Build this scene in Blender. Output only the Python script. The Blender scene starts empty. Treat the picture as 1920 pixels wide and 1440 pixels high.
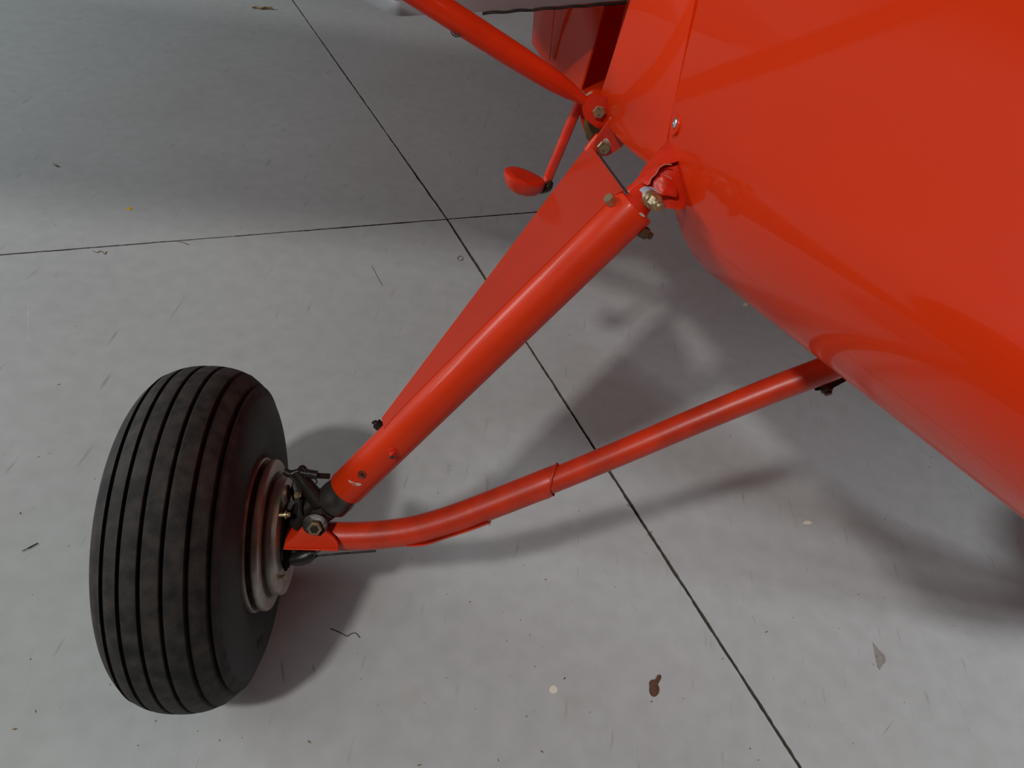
import bpy, bmesh, math, random
from mathutils import Vector, Matrix, noise
random.seed(7)
scn = bpy.context.scene
C = scn.collection
PI = math.pi

# ------------------------------------------------------------------ camera
PITCH, ROLL, CAM_H, FPX = math.radians(42), math.radians(11), 1.235, 1450.0
_up = Vector((0, math.sin(PITCH), math.cos(PITCH)))
FWD = Vector((0, math.cos(PITCH), -math.sin(PITCH)))
RT = math.cos(ROLL) * Vector((1, 0, 0)) + math.sin(ROLL) * _up
UP = -math.sin(ROLL) * Vector((1, 0, 0)) + math.cos(ROLL) * _up
CAM = Vector((0, 0, CAM_H))
cd = bpy.data.cameras.new('camera'); cam = bpy.data.objects.new('camera', cd); C.objects.link(cam)
cd.sensor_width = 36; cd.lens = FPX * 36 / 1920; cd.clip_start = 0.01
m = Matrix((RT, UP, -FWD)).transposed().to_4x4(); m.translation = CAM
cam.matrix_world = m
scn.camera = cam

# ------------------------------------------------------------------ light
AX0 = math.radians(9.86)                       # heading of the aircraft on the floor
LV = Vector((math.cos(AX0), math.sin(AX0), 0)) # inboard
RV = Vector((-math.sin(AX0), math.cos(AX0), 0))# rearward
C0 = Vector((-.4018, .6484, 0))                # floor point below the wheel hub
def AC(l, r, z): return C0 + LV * l + RV * r + Vector((0, 0, z))
w = bpy.data.worlds.new('hangar_ambient'); scn.world = w; w.use_nodes = True
w.node_tree.nodes['Background'].inputs[0].default_value = (.90, .95, 1, 1)
w.node_tree.nodes['Background'].inputs[1].default_value = .026
def area(name, pos, target, sx, sy, power, col=(1, .97, .93)):
    d = bpy.data.lights.new(name, 'AREA'); d.shape = 'RECTANGLE'; d.size = sx; d.size_y = sy
    d.energy = power; d.color = col
    o = bpy.data.objects.new(name, d); C.objects.link(o); o.location = pos
    o.rotation_euler = (target - pos).to_track_quat('-Z', 'Y').to_euler()
    return o
area('hangar_lamp_front', AC(-1.7, -2.6, 4.4), AC(.2, .3, 0), .30, .30, 108)
area('far_side_daylight', AC(4.8, -1.0, 3.05), AC(1.1, .6, 0), .8, .4, 115, (.90, .96, 1))
area('near_side_daylight', AC(-4.6, 1.3, 2.2), AC(.4, .9, .5), 3.4, 1.0, 165, (.90, .97, 1))
scn.view_settings.view_transform = 'Standard'; scn.view_settings.look = 'None'
scn.view_settings.gamma = 1; scn.view_settings.exposure = 0.05
scn.view_settings.use_curve_mapping = False

# ------------------------------------------------------------------ materials
def mat(name, col, rough=.5, metal=0.0, coat=0.0, var=None, vscale=20, bump=0.0, bscale=60, spots=(), spec=.5):
    """spots: (scale, threshold, colour, seed) -> small flecks of another colour"""
    M = bpy.data.materials.new(name); M.use_nodes = True
    nt = M.node_tree; N = nt.nodes; Lk = nt.links; B = N['Principled BSDF']
    B.inputs['Base Color'].default_value = (*col, 1); B.inputs['Roughness'].default_value = rough
    B.inputs['Metallic'].default_value = metal; B.inputs['Specular IOR Level'].default_value = spec
    if coat: B.inputs['Coat Weight'].default_value = coat; B.inputs['Coat Roughness'].default_value = .07
    tc = N.new('ShaderNodeTexCoord'); out = None
    if var:
        t = N.new('ShaderNodeTexNoise'); t.inputs['Scale'].default_value = vscale; t.inputs['Detail'].default_value = 8
        Lk.new(tc.outputs['Object'], t.inputs['Vector'])
        r = N.new('ShaderNodeValToRGB'); r.color_ramp.elements[0].position = .35; r.color_ramp.elements[1].position = .68
        r.color_ramp.elements[0].color = (*col, 1); r.color_ramp.elements[1].color = (*var, 1)
        Lk.new(t.outputs['Fac'], r.inputs['Fac']); out = r.outputs['Color']
    for sc, th, c2, seed in spots:
        v = N.new('ShaderNodeTexVoronoi'); v.inputs['Scale'].default_value = sc
        mp = N.new('ShaderNodeMapping'); mp.inputs['Location'].default_value = (seed, seed * .7, seed * .3)
        Lk.new(tc.outputs['Object'], mp.inputs['Vector']); Lk.new(mp.outputs['Vector'], v.inputs['Vector'])
        # only a few cells carry a fleck
        s = N.new('ShaderNodeSeparateColor'); Lk.new(v.outputs['Color'], s.inputs['Color'])
        lt = N.new('ShaderNodeMath'); lt.operation = 'MULTIPLY'; Lk.new(s.outputs[0], lt.inputs[0]); lt.inputs[1].default_value = th
        lt2 = N.new('ShaderNodeMath'); lt2.operation = 'LESS_THAN'; Lk.new(v.outputs['Distance'], lt2.inputs[0])
        pw = N.new('ShaderNodeMath'); pw.operation = 'POWER'; Lk.new(lt.outputs[0], pw.inputs[0]); pw.inputs[1].default_value = 4
        Lk.new(pw.outputs[0], lt2.inputs[1])
        mx = N.new('ShaderNodeMix'); mx.data_type = 'RGBA'; Lk.new(lt2.outputs[0], mx.inputs['Factor'])
        if out: Lk.new(out, mx.inputs['A'])
        else: mx.inputs['A'].default_value = (*col, 1)
        mx.inputs['B'].default_value = (*c2, 1); out = mx.outputs['Result']
    if out: Lk.new(out, B.inputs['Base Color'])
    if bump:
        t = N.new('ShaderNodeTexNoise'); t.inputs['Scale'].default_value = bscale; t.inputs['Detail'].default_value = 6
        Lk.new(tc.outputs['Object'], t.inputs['Vector'])
        b = N.new('ShaderNodeBump'); b.inputs['Strength'].default_value = bump; b.inputs['Distance'].default_value = .002
        Lk.new(t.outputs['Fac'], b.inputs['Height']); Lk.new(b.outputs['Normal'], B.inputs['Normal'])
    return M
RED = (.77, .040, .0035)
M = {}
M['cowl'] = mat('glossy_red_paint', RED, .5, coat=.42, var=(.76, .035, .003), vscale=3,
                spots=((9, .34, (.75, .16, .08), 1.3), (7, .36, (.22, .012, .004), 4.7)), spec=.06)
M['red'] = mat('red_paint', (.68, .038, .005), .42, coat=.10, var=(.60, .031, .004), vscale=14, bump=.05, bscale=90,
               spots=((55, .42, (.65, .22, .12), 2.1), (45, .40, (.06, .012, .006), 7.7)), spec=.2)
M['red_rough'] = mat('brushed_red_paint', (.66, .028, .004), .42, var=(.55, .022, .004), vscale=40, bump=.5, bscale=70,
                     spots=((80, .40, (.6, .35, .25), 3.1),))
M['dull_red'] = mat('dull_red_sheet_paint', (.56, .030, .006), .55, coat=.22, var=(.50, .026, .006), vscale=6, spec=.15)
M['worn_red'] = mat('worn_red_paint', (.70, .040, .007), .38, var=(.46, .030, .008), vscale=22, bump=.12, bscale=70,
                    spots=((70, .42, (.10, .02, .01), 1.9), (60, .36, (.6, .2, .1), 9.0)))
M['rubber'] = mat('dusty_black_rubber', (.013, .0125, .0125), .74, var=(.046, .039, .033), vscale=48, bump=.25, bscale=220,
                  spots=((95, .45, (.14, .12, .09), 0.4),), spec=.35)
M['rubber_side'] = mat('smooth_black_rubber', (.011, .011, .011), .6, var=(.022, .020, .018), vscale=30, bump=.1, bscale=160, spec=.4)
M['alu'] = mat('dull_aluminium', (.46, .42, .37), .38, metal=.6, var=(.34, .27, .21), vscale=38, bump=.08, bscale=180,
               spots=((140, .46, (.10, .06, .04), 5.0),))
M['bronze'] = mat('rusty_rim_gap', (.10, .055, .03), .6, metal=.5, var=(.03, .02, .015), vscale=60)
M['cad'] = mat('yellow_plated_steel', (.46, .36, .20), .42, metal=.8, var=(.33, .27, .17), vscale=120, bump=.15, bscale=400)
M['zinc'] = mat('bright_zinc_steel', (.62, .64, .68), .3, metal=.9)
M['bush'] = mat('pale_nylon_bush', (.34, .36, .42), .5)
M['dark'] = mat('greasy_black_steel', (.016, .014, .012), .38, metal=.3, var=(.03, .024, .018), vscale=50, bump=.3, bscale=120)
M['collar'] = mat('dark_grey_steel', (.05, .045, .04), .33, metal=.6, var=(.085, .075, .065), vscale=40, bump=.2, bscale=90)
M['olive'] = mat('bare_olive_primer', (.10, .075, .025), .6, var=(.16, .11, .045), vscale=60)
M['brown'] = mat('rusty_brown_steel', (.06, .035, .02), .55, metal=.4, var=(.10, .06, .03), vscale=80)
M['chip'] = mat('chipped_cream_paint', (.62, .52, .44), .7, var=(.45, .36, .30), vscale=120)
M['door'] = mat('pale_grey_painted_panel', (.29, .29, .295), .5, var=(.25, .25, .258), vscale=9, bump=.05, bscale=60)
M['wing'] = mat('cream_wing_fabric', (.55, .53, .50), .6)
M['joint'] = mat('dirt_in_joint', (.085, .070, .054), .95, var=(.17, .145, .115), vscale=60, bump=.5, bscale=300)

def floor_material():
    F = bpy.data.materials.new('grey_painted_concrete'); F.use_nodes = True
    nt = F.node_tree; N = nt.nodes; Lk = nt.links; B = N['Principled BSDF']
    geo = N.new('ShaderNodeNewGeometry')
    def nz(scale, det, vec=None, dist=0):
        t = N.new('ShaderNodeTexNoise'); t.inputs['Scale'].default_value = scale; t.inputs['Detail'].default_value = det
        t.inputs['Distortion'].default_value = dist; Lk.new(vec or geo.outputs['Position'], t.inputs['Vector']); return t.outputs['Fac']
    def ramp(v, a, b, ca, cb):
        r = N.new('ShaderNodeValToRGB'); e = r.color_ramp.elements
        e[0].position = a; e[1].position = b; e[0].color = (*ca, 1); e[1].color = (*cb, 1); Lk.new(v, r.inputs['Fac']); return r.outputs['Color']
    def mix(f, a, b, mode='MIX'):
        x = N.new('ShaderNodeMix'); x.data_type = 'RGBA'; x.blend_type = mode
        if isinstance(f, float): x.inputs['Factor'].default_value = f
        else: Lk.new(f, x.inputs['Factor'])
        Lk.new(a, x.inputs['A'])
        if isinstance(b, tuple): x.inputs['B'].default_value = (*b, 1)
        else: Lk.new(b, x.inputs['B'])
        return x.outputs['Result']
    base = ramp(nz(1.6, 3), .3, .7, (.405, .424, .420), (.442, .459, .455))
    fine = ramp(nz(26, 8), .32, .66, (.93, .93, .925), (1.02, 1.02, 1.02))
    col = mix(1.0, base, fine, 'MULTIPLY')
    # trowel streaks and scuffs: stretched noise turned to the slab's direction
    mp = N.new('ShaderNodeMapping'); mp.inputs['Rotation'].default_value = (0, 0, math.radians(58)); mp.inputs['Scale'].default_value = (70, 9, 1)
    Lk.new(geo.outputs['Position'], mp.inputs['Vector'])
    scuff = ramp(nz(1.0, 3, mp.outputs['Vector']), .66, .76, (0, 0, 0), (.42, .42, .42))
    col = mix(scuff, col, (.17, .155, .145))
    speck = ramp(nz(75, 2), .74, .79, (0, 0, 0), (.55, .55, .55))
    col = mix(speck, col, (.15, .12, .10))
    dirt = ramp(nz(1.3, 5, None, .6), .52, .75, (0, 0, 0), (.22, .22, .22))
    col = mix(dirt, col, (.30, .265, .235))
    for (ax, ay, bx, by, wd, amt, c2) in FLOOR_STAINS_SHADE:
        a = Vector((ax, ay, 0)); d = Vector((bx - ax, by - ay, 0)); L = d.length; ang = math.atan2(d.y, d.x)
        mp = N.new('ShaderNodeMapping'); mp.vector_type = 'TEXTURE'
        c = (a + Vector((bx, by, 0))) / 2
        mp.inputs['Location'].default_value = c; mp.inputs['Rotation'].default_value = (0, 0, ang); mp.inputs['Scale'].default_value = (L / 2, wd, 1000)
        nv = N.new('ShaderNodeTexNoise'); nv.inputs['Scale'].default_value = 35; Lk.new(geo.outputs['Position'], nv.inputs['Vector'])
        Lk.new(geo.outputs['Position'], mp.inputs['Vector'])
        ln = N.new('ShaderNodeVectorMath'); ln.operation = 'LENGTH'; Lk.new(mp.outputs['Vector'], ln.inputs[0])
        ad = N.new('ShaderNodeMath'); ad.operation = 'ADD'; Lk.new(ln.outputs['Value'], ad.inputs[0]); Lk.new(nv.outputs['Fac'], ad.inputs[1])
        r = ramp(ad.outputs[0], .7, 1.45, (amt,) * 3, (0, 0, 0))
        col = mix(r, col, c2)
    Lk.new(col, B.inputs['Base Color'])
    rr = N.new('ShaderNodeMapRange'); Lk.new(nz(9, 6), rr.inputs['Value']); rr.inputs['To Min'].default_value = .42; rr.inputs['To Max'].default_value = .62
    Lk.new(rr.outputs['Result'], B.inputs['Roughness'])
    b = N.new('ShaderNodeBump'); b.inputs['Strength'].default_value = .12; b.inputs['Distance'].default_value = .001
    Lk.new(nz(90, 6), b.inputs['Height']); Lk.new(b.outputs['Normal'], B.inputs['Normal'])
    return F

# ------------------------------------------------------------------ helpers
def ray(x, y): return (x - 960) / FPX * RT - (y - 720) / FPX * UP + FWD
def to_ac(p): d = p - C0; return Vector((d.dot(LV), d.dot(RV), p.z))
def PD(x, y, d): return to_ac(CAM + ray(x, y) * d)               # picture point at a given depth -> aircraft coordinates
def PR(x, y, r):                                                  # picture point on the plane at r metres behind the axle
    v = ray(x, y); t = (r - (CAM - C0).dot(RV)) / v.dot(RV); return to_ac(CAM + v * t)
def FL(x, y):                                                     # point of the floor
    v = ray(x, y); return CAM + v * (CAM_H / -v.z)

def link(name, bm, material, parent=None, smooth=True, angle=40, mats=None):
    bmesh.ops.recalc_face_normals(bm, faces=bm.faces)
    me = bpy.data.meshes.new(name); bm.to_mesh(me); bm.free()
    for k in (mats or [material]): me.materials.append(M[k] if isinstance(k, str) else k)
    if smooth:
        for p in me.polygons: p.use_smooth = True
        me.set_sharp_from_angle(angle=math.radians(angle))
    o = bpy.data.objects.new(name, me); C.objects.link(o)
    if parent: o.parent = parent
    return o
def tag(o, label, cat, group=None):
    o['label'] = label; o['category'] = cat
    if group: o['group'] = group
    return o
def basis(axis):
    a = Vector(axis).normalized(); h = Vector((0, 0, 1)) if abs(a.z) < .9 else Vector((1, 0, 0))
    u = a.cross(h).normalized(); return a, u, a.cross(u).normalized()
def lathe(bm, org, axis, prof, seg=48, mi=0, close=False):
    """prof: (along axis, radius)"""
    a, u, v = basis(axis); org = Vector(org); rings = []
    for x, r in prof:
        if r < 1e-6: rings.append([bm.verts.new(org + a * x)])
        else: rings.append([bm.verts.new(org + a * x + r * (math.cos(2 * PI * k / seg) * u + math.sin(2 * PI * k / seg) * v)) for k in range(seg)])
    n = len(rings)
    for i in range(n if close else n - 1):
        A, B = rings[i], rings[(i + 1) % n]
        for k in range(seg):
            k2 = (k + 1) % seg
            if len(A) == 1 and len(B) == 1: continue
            if len(A) == 1: f = bm.faces.new((A[0], B[k], B[k2]))
            elif len(B) == 1: f = bm.faces.new((A[k], A[k2], B[0]))
            else: f = bm.faces.new((A[k], A[k2], B[k2], B[k]))
            f.material_index = mi
    return rings
def tube(bm, pts, rad, seg=24, mi=0, cap=True, flat=None):
    """swept tube; rad scalar, list, or list of (ru, rv); flat = direction of the ru half-axis"""
    pts = [Vector(p) for p in pts]; n = len(pts)
    rad = rad if isinstance(rad, (list, tuple)) else [rad] * n
    rings = []; u = None
    for i, p in enumerate(pts):
        t = (pts[min(i + 1, n - 1)] - pts[max(i - 1, 0)]).normalized()
        if u is None:
            u = Vector(flat) if flat else (Vector((0, 0, 1)) if abs(t.z) < .9 else Vector((1, 0, 0)))
        u = (u - t * u.dot(t)).normalized(); v = t.cross(u)
        ru, rv = rad[i] if isinstance(rad[i], (list, tuple)) else (rad[i], rad[i])
        rings.append([bm.verts.new(p + ru * math.cos(2 * PI * k / seg) * u + rv * math.sin(2 * PI * k / seg) * v) for k in range(seg)])
    for A, B in zip(rings, rings[1:]):
        for k in range(seg):
            f = bm.faces.new((A[k], A[(k + 1) % seg], B[(k + 1) % seg], B[k])); f.material_index = mi
    if cap:
        for r in (rings[0], rings[-1]): bm.faces.new(r).material_index = mi
    return rings
def catmull(pts, n=8):
    P = [Vector(p) for p in pts]; P = [2 * P[0] - P[1]] + P + [2 * P[-1] - P[-2]]; out = []
    for i in range(1, len(P) - 2):
        for k in range(n):
            t = k / n; a, b, c, d = P[i - 1:i + 3]
            out.append(.5 * ((2 * b) + (c - a) * t + (2 * a - 5 * b + 4 * c - d) * t * t + (3 * b - a - 3 * c + d) * t ** 3))
    out.append(P[-2]); return out
def plate(bm, pts, thick, mi=0, bevel=.0008):
    """polygon of points (roughly planar) extruded by the vector thick, edges softened"""
    thick = Vector(thick); A = [bm.verts.new(Vector(p)) for p in pts]; B = [bm.verts.new(Vector(p) + thick) for p in pts]
    n = len(A); fs = [bm.faces.new(A), bm.faces.new(B[::-1])]
    for i in range(n): fs.append(bm.faces.new((A[i], A[(i + 1) % n], B[(i + 1) % n], B[i])))
    for f in fs: f.material_index = mi
    if bevel:
        e = [e for e in fs[0].edges] + [e for e in fs[1].edges]
        bmesh.ops.bevel(bm, geom=list(set(e)), offset=bevel, segments=2, affect='EDGES', profile=.6)
def thicken(bm, vec):
    g = bmesh.ops.extrude_face_region(bm, geom=bm.faces[:])
    bmesh.ops.translate(bm, vec=Vector(vec), verts=[e for e in g['geom'] if isinstance(e, bmesh.types.BMVert)])
def rounded(pts, n=3):
    """Chaikin corner cutting of a closed outline"""
    pts = [Vector(p) for p in pts]
    for _ in range(n):
        q = []
        for i, p in enumerate(pts):
            b = pts[(i + 1) % len(pts)]; q += [p.lerp(b, .25), p.lerp(b, .75)]
        pts = q
    return pts
def bolt(name, parent, pos, axis, r, h, material='cad', washer=0, tip=None, mark=False, mats=None):
    """hexagon head (chamfered) on an optional washer, with an optional thread end (radius, length)"""
    bm = bmesh.new(); a, u, v = basis(axis); z = 0; pos = Vector(pos)
    if washer: lathe(bm, pos, a, ((0, 0), (0, washer), (.0012, washer), (.0016, washer * .95), (.0016, 0)), 28); z = .0016
    lathe(bm, pos, a, ((z - .004, 0), (z - .004, r), (z + h * .82, r), (z + h, r * .86), (z + h, 0)), 6)
    if tip: lathe(bm, pos, a, ((z + h * .9, 0), (z + h * .9, tip[0]), (z + h + tip[1] * .85, tip[0]), (z + h + tip[1], tip[0] * .8), (z + h + tip[1], 0)), 20)
    if mark:
        for s in (-1, 1):
            d = (u + s * v).normalized() * r * .20; c = pos + a * (z + h) + v * r * .42
            tube(bm, (c - d, c + d), r * .045, 6, mi=1)
        for k in (-.3, .05, .35): tube(bm, (pos + a * (z + h) - v * r * .62 + u * r * k, pos + a * (z + h) - v * r * .38 + u * r * k), r * .045, 6, mi=1)
    return link(name, bm, material, parent, angle=25, mats=[material, 'brown'])

# ------------------------------------------------------------------ setting: floor slabs with open joints
FLOOR_STAINS_SHADE = []
for a, b, wd, amt, c2 in (((1462, 880), (1512, 1050), .010, .55, (.40, .33, .24)), ((430, 1325), (600, 1240), .03, .12, (.25, .15, .1)),  # second entry paints brown shade along the tyre's cast shadow edge
                          ((1600, 300), (1500, 500), .05, .2, (.3, .28, .25)), ((1145, 640), (1180, 720), .05, .25, (.26, .25, .24)),  # second entry is a soft gear shadow painted into the floor colour
                          ((620, 345), (680, 352), .035, .22, (.28, .27, .26)), ((690, 545), (750, 550), .04, .16, (.4, .34, .27)),
                          ((1000, 1300), (1150, 1350), .07, .12, (.33, .27, .23)), ((700, 1290), (840, 1310), .05, .12, (.33, .27, .23)),
                          ((1640, 1400), (1690, 1330), .0016, .75, (.15, .13, .12)), ((1110, 1042), (1160, 1100), .0009, .8, (.16, .14, .12)),
                          ((1160, 1100), (1222, 1182), .0009, .6, (.18, .16, .14)), ((52, 520), (54, 690), .0016, .7, (.60, .61, .61)),
                          ((1405, 1140), (1425, 1190), .003, .6, (.24, .23, .22)), ((580, 1225), (596, 1280), .003, .6, (.14, .10, .08)),
                          ((525, 1215), (535, 1300), .004, .5, (.12, .07, .05)), ((1300, 420), (1312, 450), .012, .5, (.22, .21, .2)),
                          ((1740, 1215), (1850, 1410), .0012, .6, (.20, .18, .17)), ((1280, 425), (1290, 455), .004, .6, (.18, .17, .16))):
    p, q = FL(*a), FL(*b); FLOOR_STAINS_SHADE.append((p.x, p.y, q.x, q.y, wd, amt, c2))
M['floor'] = floor_material()
bm = bmesh.new(); bmesh.ops.create_grid(bm, x_segments=1, y_segments=1, size=6.4)
for v in bm.verts: v.co += Vector((0, 1.8, -.009))
floor = link('floor', bm, 'joint', smooth=False); floor['kind'] = 'structure'
X = FL(838.5, 411)
dirs = [(FL(1483, 1412) - X).normalized(), (FL(1003, 398) - X).normalized(), (FL(556, 11) - X).normalized(), (FL(0, 478) - X).normalized()]
def jagged(o, d, side, far):
    pts = []; s = 0.0
    while s < far:
        j = .0013 * noise.noise(Vector((s * 90, side, 0))) + .0015 * noise.noise(Vector((s * 18, side, 5))) + .0012 * noise.noise(Vector((s * 2.3, 3, 9)))
        if side: pass
        pts.append((s, j)); s += .006 if s < 2.2 else .25
    pts.append((far, 0)); return pts
for i in range(4):
    a, b = dirs[i], dirs[(i + 1) % 4]
    na = (b - a * a.dot(b)).normalized(); nb = (a - b * a.dot(b)).normalized()
    g = (.0034, .0022, .0030, .0024)
    ga, gb = g[i], g[(i + 1) % 4]
    o = X + na * ga + nb * gb
    A = [X + nb * gb + a * s + na * (ga + j) for s, j in jagged(X, a, i, 5.2)]
    B = [X + na * ga + b * s + nb * (gb + j) for s, j in jagged(X, b, i + 10, 5.2)]
    ring = A[1:] + [X + a * 5.2 + b * 5.2] + B[:0:-1] + [o]
    bm = bmesh.new()
    top = [bm.verts.new(p) for p in ring]; bot = [bm.verts.new(p - Vector((0, 0, .03))) for p in ring]
    bm.faces.new(top); bm.faces.new(bot[::-1])
    for k in range(len(top)): bm.faces.new((top[k], top[(k + 1) % len(top)], bot[(k + 1) % len(top)], bot[k])).material_index = 1
    link('floor_slab', bm, 'floor', floor, smooth=False, mats=['floor', 'joint'])

# ------------------------------------------------------------------ the aircraft
air = bpy.data.objects.new('aircraft', None); C.objects.link(air)
air.location = C0; air.rotation_euler = (0, 0, AX0); air.empty_display_size = .2
tag(air, 'red light aircraft with a black grooved tyre and tubular landing gear', 'aircraft')
ALPHA = .1785                                         # tail-down attitude
def FU(l, s, v): return Vector((l, s * math.cos(ALPHA) + v * math.sin(ALPHA), .8 + v * math.cos(ALPHA) - s * math.sin(ALPHA)))
AFT = Vector((0, math.cos(ALPHA), -math.sin(ALPHA)))
MID = 1.06                                            # fuselage centre line

# --- engine cowling: rounded lower corner, taper towards the nose, rolled rear edge
S0 = .1617
def cowl_section(u, off=0.0):
    w_ = .5664 - .0929 * u + .0325 * u * u; b_ = -.1032 - .0737 * u + .0045 * u * u
    a_ = .1521 - .1243 * u; c_ = .2271 + .0616 * u; e_ = 2 / 1.8397
    w_ += off; b_ += off
    half = [(w_ + .10, .74), (w_ + .035, .68), (w_ + .006, .60), (w_, .48), (w_, .34), (w_, .22)]
    for k in range(25):
        t = k / 24 * PI / 2
        half.append((w_ + a_ * (1 - max(math.cos(t), 0) ** e_), b_ + c_ * (1 - max(math.sin(t), 0) ** e_)))
    for f in (.4, .75, 1): half.append((w_ + a_ + (MID - w_ - a_) * f, b_))
    half = [(MID, .78), ((MID + w_ + .1) / 2, .77)] + half
    return half
def shrink(sec, k): 
    return [(MID + (l - MID) * k, .25 + (v - .25) * k) for l, v in sec]
bm = bmesh.new(); rows = []
stations = [(0.010, .004, 1), (0, .003, 1), (0, 0, 1), (-.004, 0, 1)] + [(-.62 * k / 22, 0, 1) for k in range(1, 23)] + \
           [(-.62 - .08 * math.sin(t), 0, math.cos(t) ** .55) for t in (.2, .45, .7, .95, 1.15, 1.35)]
for u, off, k in stations:
    half = shrink(cowl_section(u, off), k); full = half + [(2 * MID - l, v) for l, v in half[-2:0:-1]]
    rows.append([bm.verts.new(FU(l, S0 + u, v)) for l, v in full])
for A, B in zip(rows, rows[1:]):
    for k in range(len(A)): bm.faces.new((A[k], A[(k + 1) % len(A)], B[(k + 1) % len(A)], B[k]))
bm.faces.new(rows[-1])
cowl = link('engine_cowling', bm, 'cowl', air, angle=50); cowl['label'] = 'smooth orange-red engine cowling with rounded lower edge'
# quarter-turn fastener near the rear edge: raised tab with a recessed screw
fp = PR(1268, 231, .0)
def on_cowl(x, y):
    lo, hi = .2, 2.0; v = ray(x, y)
    def out(t):
        p = to_ac(CAM + v * t); dz = p.z - .8
        s = p.y * math.cos(ALPHA) - dz * math.sin(ALPHA); vv = dz * math.cos(ALPHA) + p.y * math.sin(ALPHA); u = s - S0
        w_ = .5664 - .0929 * u + .0325 * u * u; b_ = -.1032 - .0737 * u + .0045 * u * u; a_ = .1521 - .1243 * u; c_ = .2271 + .0616 * u; e = 1.8397
        if vv > b_ + c_: return p.x - w_
        q = max((w_ + a_ - p.x) / a_, 0) ** e + max((b_ + c_ - vv) / c_, 0) ** e
        return (1 - q ** (1 / e)) * a_ if p.x < w_ + a_ else .1
    t = lo
    while t < hi and out(t) < 0: t += .0008
    return to_ac(CAM + v * t)
fc = on_cowl(1268, 231); nrm = Vector((-1, 0, .06)).normalized()
bm = bmesh.new(); lathe(bm, fc, nrm, ((-.002, 0), (-.002, .0140), (.0010, .0140), (.0018, .0130), (.0014, .0085), (.0004, .0078), (.0004, 0)), 40)
link('fastener_tab', bm, 'cowl', cowl)
bm = bmesh.new(); lathe(bm, fc + nrm * .0004, nrm, ((0, 0), (0, .0062), (.0016, .0062), (.0028, .0046), (.0030, .002), (.0018, .0016), (.0018, 0)), 28)
link('fastener_screw', bm, 'zinc', cowl)

# --- fuselage behind the cowling (flat fabric side that widens towards the cabin)
def to_sv(p): dz = p.z - .8; return p.y * math.cos(ALPHA) - dz * math.sin(ALPHA), dz * math.cos(ALPHA) + p.y * math.sin(ALPHA)
def loft(stations, name, cap=(True, True), open_near=False, slant=0.0):
    bm = bmesh.new(); rows = []
    for l, s, v, top in stations:
        fr = (s - stations[0][1]) / (stations[-1][1] - stations[0][1]) * slant
        half = [(MID, top), (l + .03, top), (l - .012, top * .7), (l - .008, v + .22), (l - .004, v + .10), (l - .002, v + .03), (l, v + .006), (l + .004, v + .001), (l + .02, v), (MID, v)]
        full = half + [(2 * MID - a, b) for a, b in half[-2:0:-1]]
        rows.append([bm.verts.new(FU(a, s - fr * min(max(b - v, 0), .22), b)) for a, b in full])
    for A, B in zip(rows, rows[1:]):
        for k in range(len(A)):
            if open_near and k in (1, 2, 3, 4, 5, 6): continue
            bm.faces.new((A[k], A[(k + 1) % len(A)], B[(k + 1) % len(A)], B[k]))
    if cap[0]: bm.faces.new(rows[0][::-1])
    if cap[1]: bm.faces.new(rows[-1])
    return link(name, bm, 'cowl', air, angle=35)
sv = [(p.x, *to_sv(p)) for p in (PR(1236, 335, .17), PR(1215, 312, .205), PR(1186, 291, .26), PR(1155, 262, .335), PR(1116, 212, .445))]
fus = loft([(l, s, v, .92) for l, s, v in sv], 'fuselage', slant=.72); fus['label'] = 'flat glossy red fuselage side behind the cowling'
# cabin: open doorway first, then the flared side panel
cb_ = [(p.x, *to_sv(p)) for p in (PR(1112, 206, .452), PR(1087, 170, .51), PR(1052, 136, .585), PR(1019, 108, .66), PR(1001, 82, .725))]
e_ = cb_[-1]
aft = cb_ + [(e_[0] + .012, e_[1] + .06, e_[2]), (e_[0] + .05, e_[1] + .5, e_[2])]
cab = loft([(l, s, v, .92) for l, s, v in aft], 'cabin', (False, False), True); cab['label'] = 'red cabin shell around the dark doorway'
loft([(aft[-1][0], aft[-1][1], aft[-1][2], .92), (aft[-1][0] + .02, aft[-1][1] + .15, aft[-1][2], .7), (aft[-1][0] + .30, aft[-1][1] + 2.6, aft[-1][2] + .06, .4)], 'tail_cone')
bm = bmesh.new(); rows = []
jamb = [PR(1087, 170, .51), PR(1093, 150, .515), PR(1104, 112, .52), PR(1116, 76, .525), PR(1128, 30, .53), PR(1142, -30, .54), PR(1170, -140, .55), PR(1215, -330, .57)]
for i, j in enumerate(jamb):
    row = [j]; dv = (j - jamb[0]).dot(Vector((0, math.sin(ALPHA), math.cos(ALPHA))))
    for l, s, v in aft[2:]:
        k = min(dv, .5); row.append(FU(l - .03 * k / .1 * .25 - .004, s, v + dv))
    rows.append([bm.verts.new(p) for p in row])
for A, B in zip(rows, rows[1:]):
    for k in range(len(A) - 1): bm.faces.new((A[k], A[k + 1], B[k + 1], B[k]))
thicken(bm, (.003, 0, 0))
cside = link('cabin_side', bm, 'cowl', air, angle=35); cside['label'] = 'glossy red cabin side panel behind the doorway'
# thin raised line running up the cabin side
bm = bmesh.new()
p0 = PR(1031, 112, .615); p1 = PR(1041, 4, .60)
tube(bm, [p0.lerp(p1, k / 6) + Vector((-.001, 0, 0)) for k in range(7)], [(.0035, .0012)] * 7, 10, flat=(0, 1, 0))
link('raised_line', bm, 'red', cside)
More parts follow.
